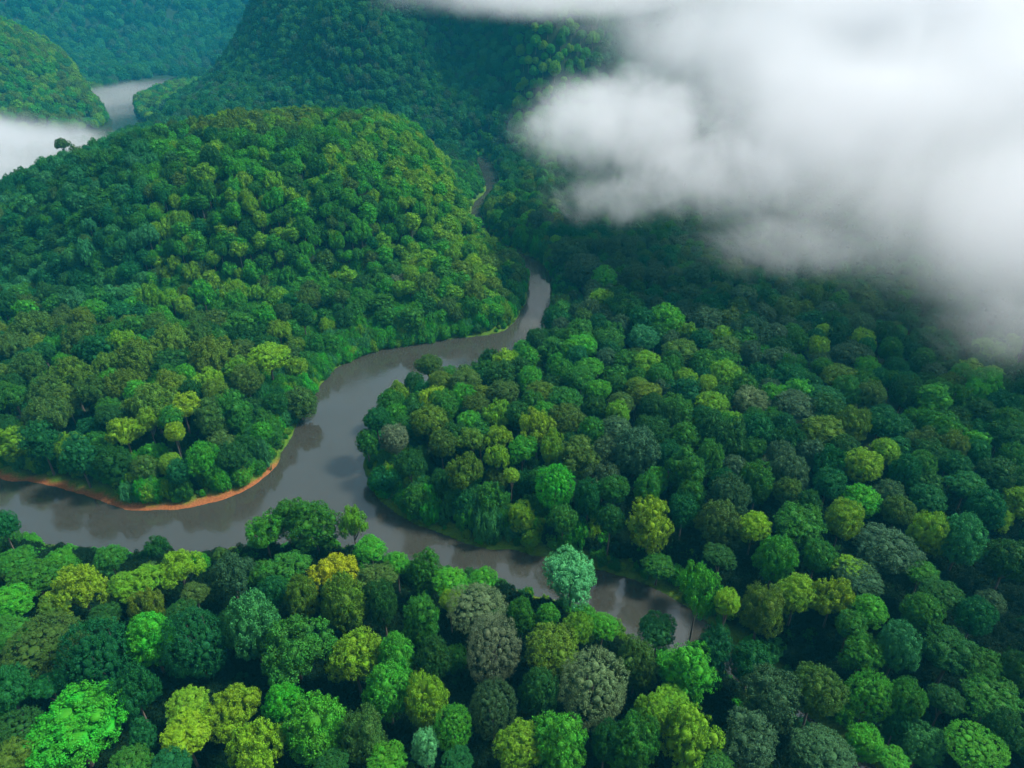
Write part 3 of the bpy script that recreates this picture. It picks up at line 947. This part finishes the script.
shrubs(110000, 235, 370, 1, 140, 1.5, 3.4, 'GVHMK', (6, 2, 3, 3, 2), xlim=lambda px, py, x, y, z, d: -40 < px < 470 and z < 18 and random.random() < (.75 if 266 < y < 315 else .4))
print('shrubs', len(shr))
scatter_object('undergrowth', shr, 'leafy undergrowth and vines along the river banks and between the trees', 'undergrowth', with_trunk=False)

# ------------------------------------------------------------------ volumes
def hull_mesh(name, ells, sub=4):
    import bmesh
    bm = bmesh.new()
    for c, r in ells:
        r = [q * 1.3 for q in r]
        g2 = bmesh.ops.create_icosphere(bm, subdivisions=sub, radius=1)
        for v in g2['verts']:
            v.co = type(v.co)((v.co.x * r[0] + c[0], v.co.y * r[1] + c[1], v.co.z * r[2] + c[2]))
    me = bpy.data.meshes.new(name); bm.to_mesh(me); bm.free()
    o = obj(name, me)
    if len(ells) > 1:
        md = o.modifiers.new('union', 'REMESH'); md.mode = 'VOXEL'; md.voxel_size = 9.0
    return o


def cloud(name, ells, dens, colour, nscale, label, cat, erode=1.0, edge=0.45, aniso=0.2, step=1.0):
    o = hull_mesh(name, ells)
    m, nt, out = new_mat(name)
    L = nt.links
    geo = N(nt, 'ShaderNodeTexCoord')
    field = None
    for c, r in ells:
        sub = N(nt, 'ShaderNodeVectorMath', operation='SUBTRACT'); L.new(geo.outputs['Object'], sub.inputs[0]); sub.inputs[1].default_value = c
        dv = N(nt, 'ShaderNodeVectorMath', operation='DIVIDE'); L.new(sub.outputs[0], dv.inputs[0]); dv.inputs[1].default_value = r
        ln = N(nt, 'ShaderNodeVectorMath', operation='LENGTH'); L.new(dv.outputs[0], ln.inputs[0])
        f = math_node(nt, 'SUBTRACT', 1.0, ln.outputs['Value'])
        field = f if field is None else math_node(nt, 'MAXIMUM', field, f)
    nz = N(nt, 'ShaderNodeTexNoise'); nz.inputs['Scale'].default_value = nscale; nz.inputs['Detail'].default_value = 6
    nz.inputs['Roughness'].default_value = 0.6; nz.inputs['Distortion'].default_value = 0.8
    L.new(geo.outputs['Object'], nz.inputs['Vector'])
    er = math_node(nt, 'MULTIPLY', math_node(nt, 'SUBTRACT', nz.outputs['Fac'], 0.5), erode)
    f2 = math_node(nt, 'ADD', field, er)
    mr = N(nt, 'ShaderNodeMapRange', interpolation_type='SMOOTHSTEP')
    mr.inputs['From Min'].default_value = 0.0; mr.inputs['From Max'].default_value = edge
    L.new(f2, mr.inputs['Value'])
    pw = math_node(nt, 'POWER', mr.outputs[0], 1.6)
    d = math_node(nt, 'MULTIPLY', pw, dens)
    pv = N(nt, 'ShaderNodeVolumePrincipled')
    pv.inputs['Color'].default_value = (*colour, 1)
    pv.inputs['Anisotropy'].default_value = aniso
    L.new(d, pv.inputs['Density'])
    L.new(pv.outputs[0], out.inputs['Volume'])
    o.data.materials.append(m)
    m.cycles.volume_step_rate = step
    tag(o, label, cat, kind='stuff')
    return o


CLOUDCOL = (.74, .75, .785)
cloud('cloud', [((195, 410, 86), (145, 150, 46)), ((230, 262, 66), (140, 110, 44)), ((335, 184, 54), (180, 112, 46)), ((330, 430, 95), (180, 160, 60)),
                ((50, 650, 139), (175, 100, 26)), ((330, 640, 122), (310, 220, 86)), ((175, 560, 104), (112, 120, 42))],
      0.017, CLOUDCOL, 0.013, 'thick white cloud drifting low over the forest in the upper right', 'cloud', erode=1.05, edge=0.75, step=1.0)
cloud('cloud', [((72, 440, 72), (66, 105, 34)), ((100, 350, 62), (60, 60, 22))], 0.016, CLOUDCOL, 0.030,
      'thin ragged wisp of cloud trailing off the left side of the big white cloud', 'cloud', erode=2.0, edge=0.6, step=1.0)
cloud('cloud', [((122, 285, 46), (50, 32, 15)), ((190, 205, 44), (52, 30, 15)), ((55, 372, 46), (42, 44, 14)), ((30, 455, 66), (40, 60, 22))], 0.016, CLOUDCOL, 0.036,
      'torn shreds of cloud caught in the treetops under the big white cloud', 'cloud', erode=2.3, edge=0.7, step=1.0)
cloud('cloud', [((270, 245, 60), (190, 122, 42)), ((150, 330, 66), (110, 110, 34))], 0.0065, CLOUDCOL, 0.016,
      'faint grey veil of cloud hanging below the big white cloud over the shaded slope', 'cloud', erode=1.0, edge=0.9, step=1.0)
cloud('mist', [((-470, 590, 16), (200, 120, 36)), ((-420, 500, 20), (120, 90, 26)), ((-620, 690, 14), (220, 110, 36))], 0.028, CLOUDCOL, 0.012,
      'bank of white mist lying in the valley behind the domed hill', 'mist', erode=0.7, edge=0.5)

cloud('mist', [((-345, 400, 26), (85, 110, 26))], 0.0045, (.5, .72, .78), 0.02,
      'faint blue-grey mist clinging to the left shoulder of the domed hill', 'mist', erode=0.9, edge=0.7)
cloud('mist', [((-590, 1080, 8), (100, 210, 13))], 0.006, CLOUDCOL, 0.012,
      'thin mist over the distant stretch of river at the upper left', 'mist', erode=0.9, edge=0.6)

# air between the camera and the mountains
hz = bpy.data.meshes.new('haze')
bx = [(-4300, -270, -4.5), (4300, -270, -4.5), (4300, 4300, -4.5), (-4300, 4300, -4.5)]
top = max(1500.0, float(Z.max()) + 40)
hv = bx + [(a, b, top) for a, b, c in bx]
hz = mesh_from('haze', hv, [[0, 3, 2, 1], [4, 5, 6, 7], [0, 1, 5, 4], [1, 2, 6, 5], [2, 3, 7, 6], [3, 0, 4, 7]])
ho = obj('haze', hz)
m, nt, out = new_mat('haze')
pv = N(nt, 'ShaderNodeVolumePrincipled')
pv.inputs['Color'].default_value = (.04, .60, .92, 1)
pv.inputs['Density'].default_value = 0.00011
pv.inputs['Anisotropy'].default_value = 0.0
nt.links.new(pv.outputs[0], out.inputs['Volume'])
hz.materials.append(m)
tag(ho, 'thin blue-green haze hanging in the valley air', 'haze', kind='stuff')

# ------------------------------------------------------------------ light
SUN_EL, SUN_AZ = R(51), R(80)      # azimuth: clockwise from straight ahead (+Y)
sd_ = bpy.data.lights.new('sun', 'SUN')
sd_.energy = 4.0; sd_.angle = R(8); sd_.color = (1, .95, .86)
so = bpy.data.objects.new('sun', sd_); COL.objects.link(so)
so.rotation_euler = (R(90) - SUN_EL, 0, math.pi - SUN_AZ)
so.location = (0, 0, 900)

wd = bpy.data.worlds.new('World'); SC.world = wd; wd.use_nodes = True
nt = wd.node_tree; nt.nodes.clear()
sky = nt.nodes.new('ShaderNodeTexSky'); sky.sky_type = 'NISHITA'; sky.sun_disc = False
sky.sun_elevation = SUN_EL; sky.sun_rotation = SUN_AZ
sky.dust_density = 4.0; sky.air_density = 1.0
hs = nt.nodes.new('ShaderNodeHueSaturation'); hs.inputs['Saturation'].default_value = 0.25
bg = nt.nodes.new('ShaderNodeBackground'); bg.inputs['Strength'].default_value = 0.08
wo = nt.nodes.new('ShaderNodeOutputWorld')
nt.links.new(sky.outputs[0], hs.inputs['Color']); nt.links.new(hs.outputs[0], bg.inputs[0]); nt.links.new(bg.outputs[0], wo.inputs[0])

# ------------------------------------------------------------------ render settings
vs = SC.view_settings
vs.view_transform = 'Standard'; vs.look = 'None'; vs.gamma = 1; vs.use_curve_mapping = False
vs.exposure = 1.42
SC.render.engine = 'CYCLES'
cy = SC.cycles
cy.max_bounces = 10; cy.diffuse_bounces = 2; cy.glossy_bounces = 2; cy.transmission_bounces = 2; cy.transparent_max_bounces = 8
cy.volume_bounces = 5
cy.volume_max_steps = 64; cy.volume_step_rate = 1.0
cy.use_denoising = True
cy.use_adaptive_sampling = True; cy.adaptive_threshold = 0.02
cy.sample_clamp_indirect = 6
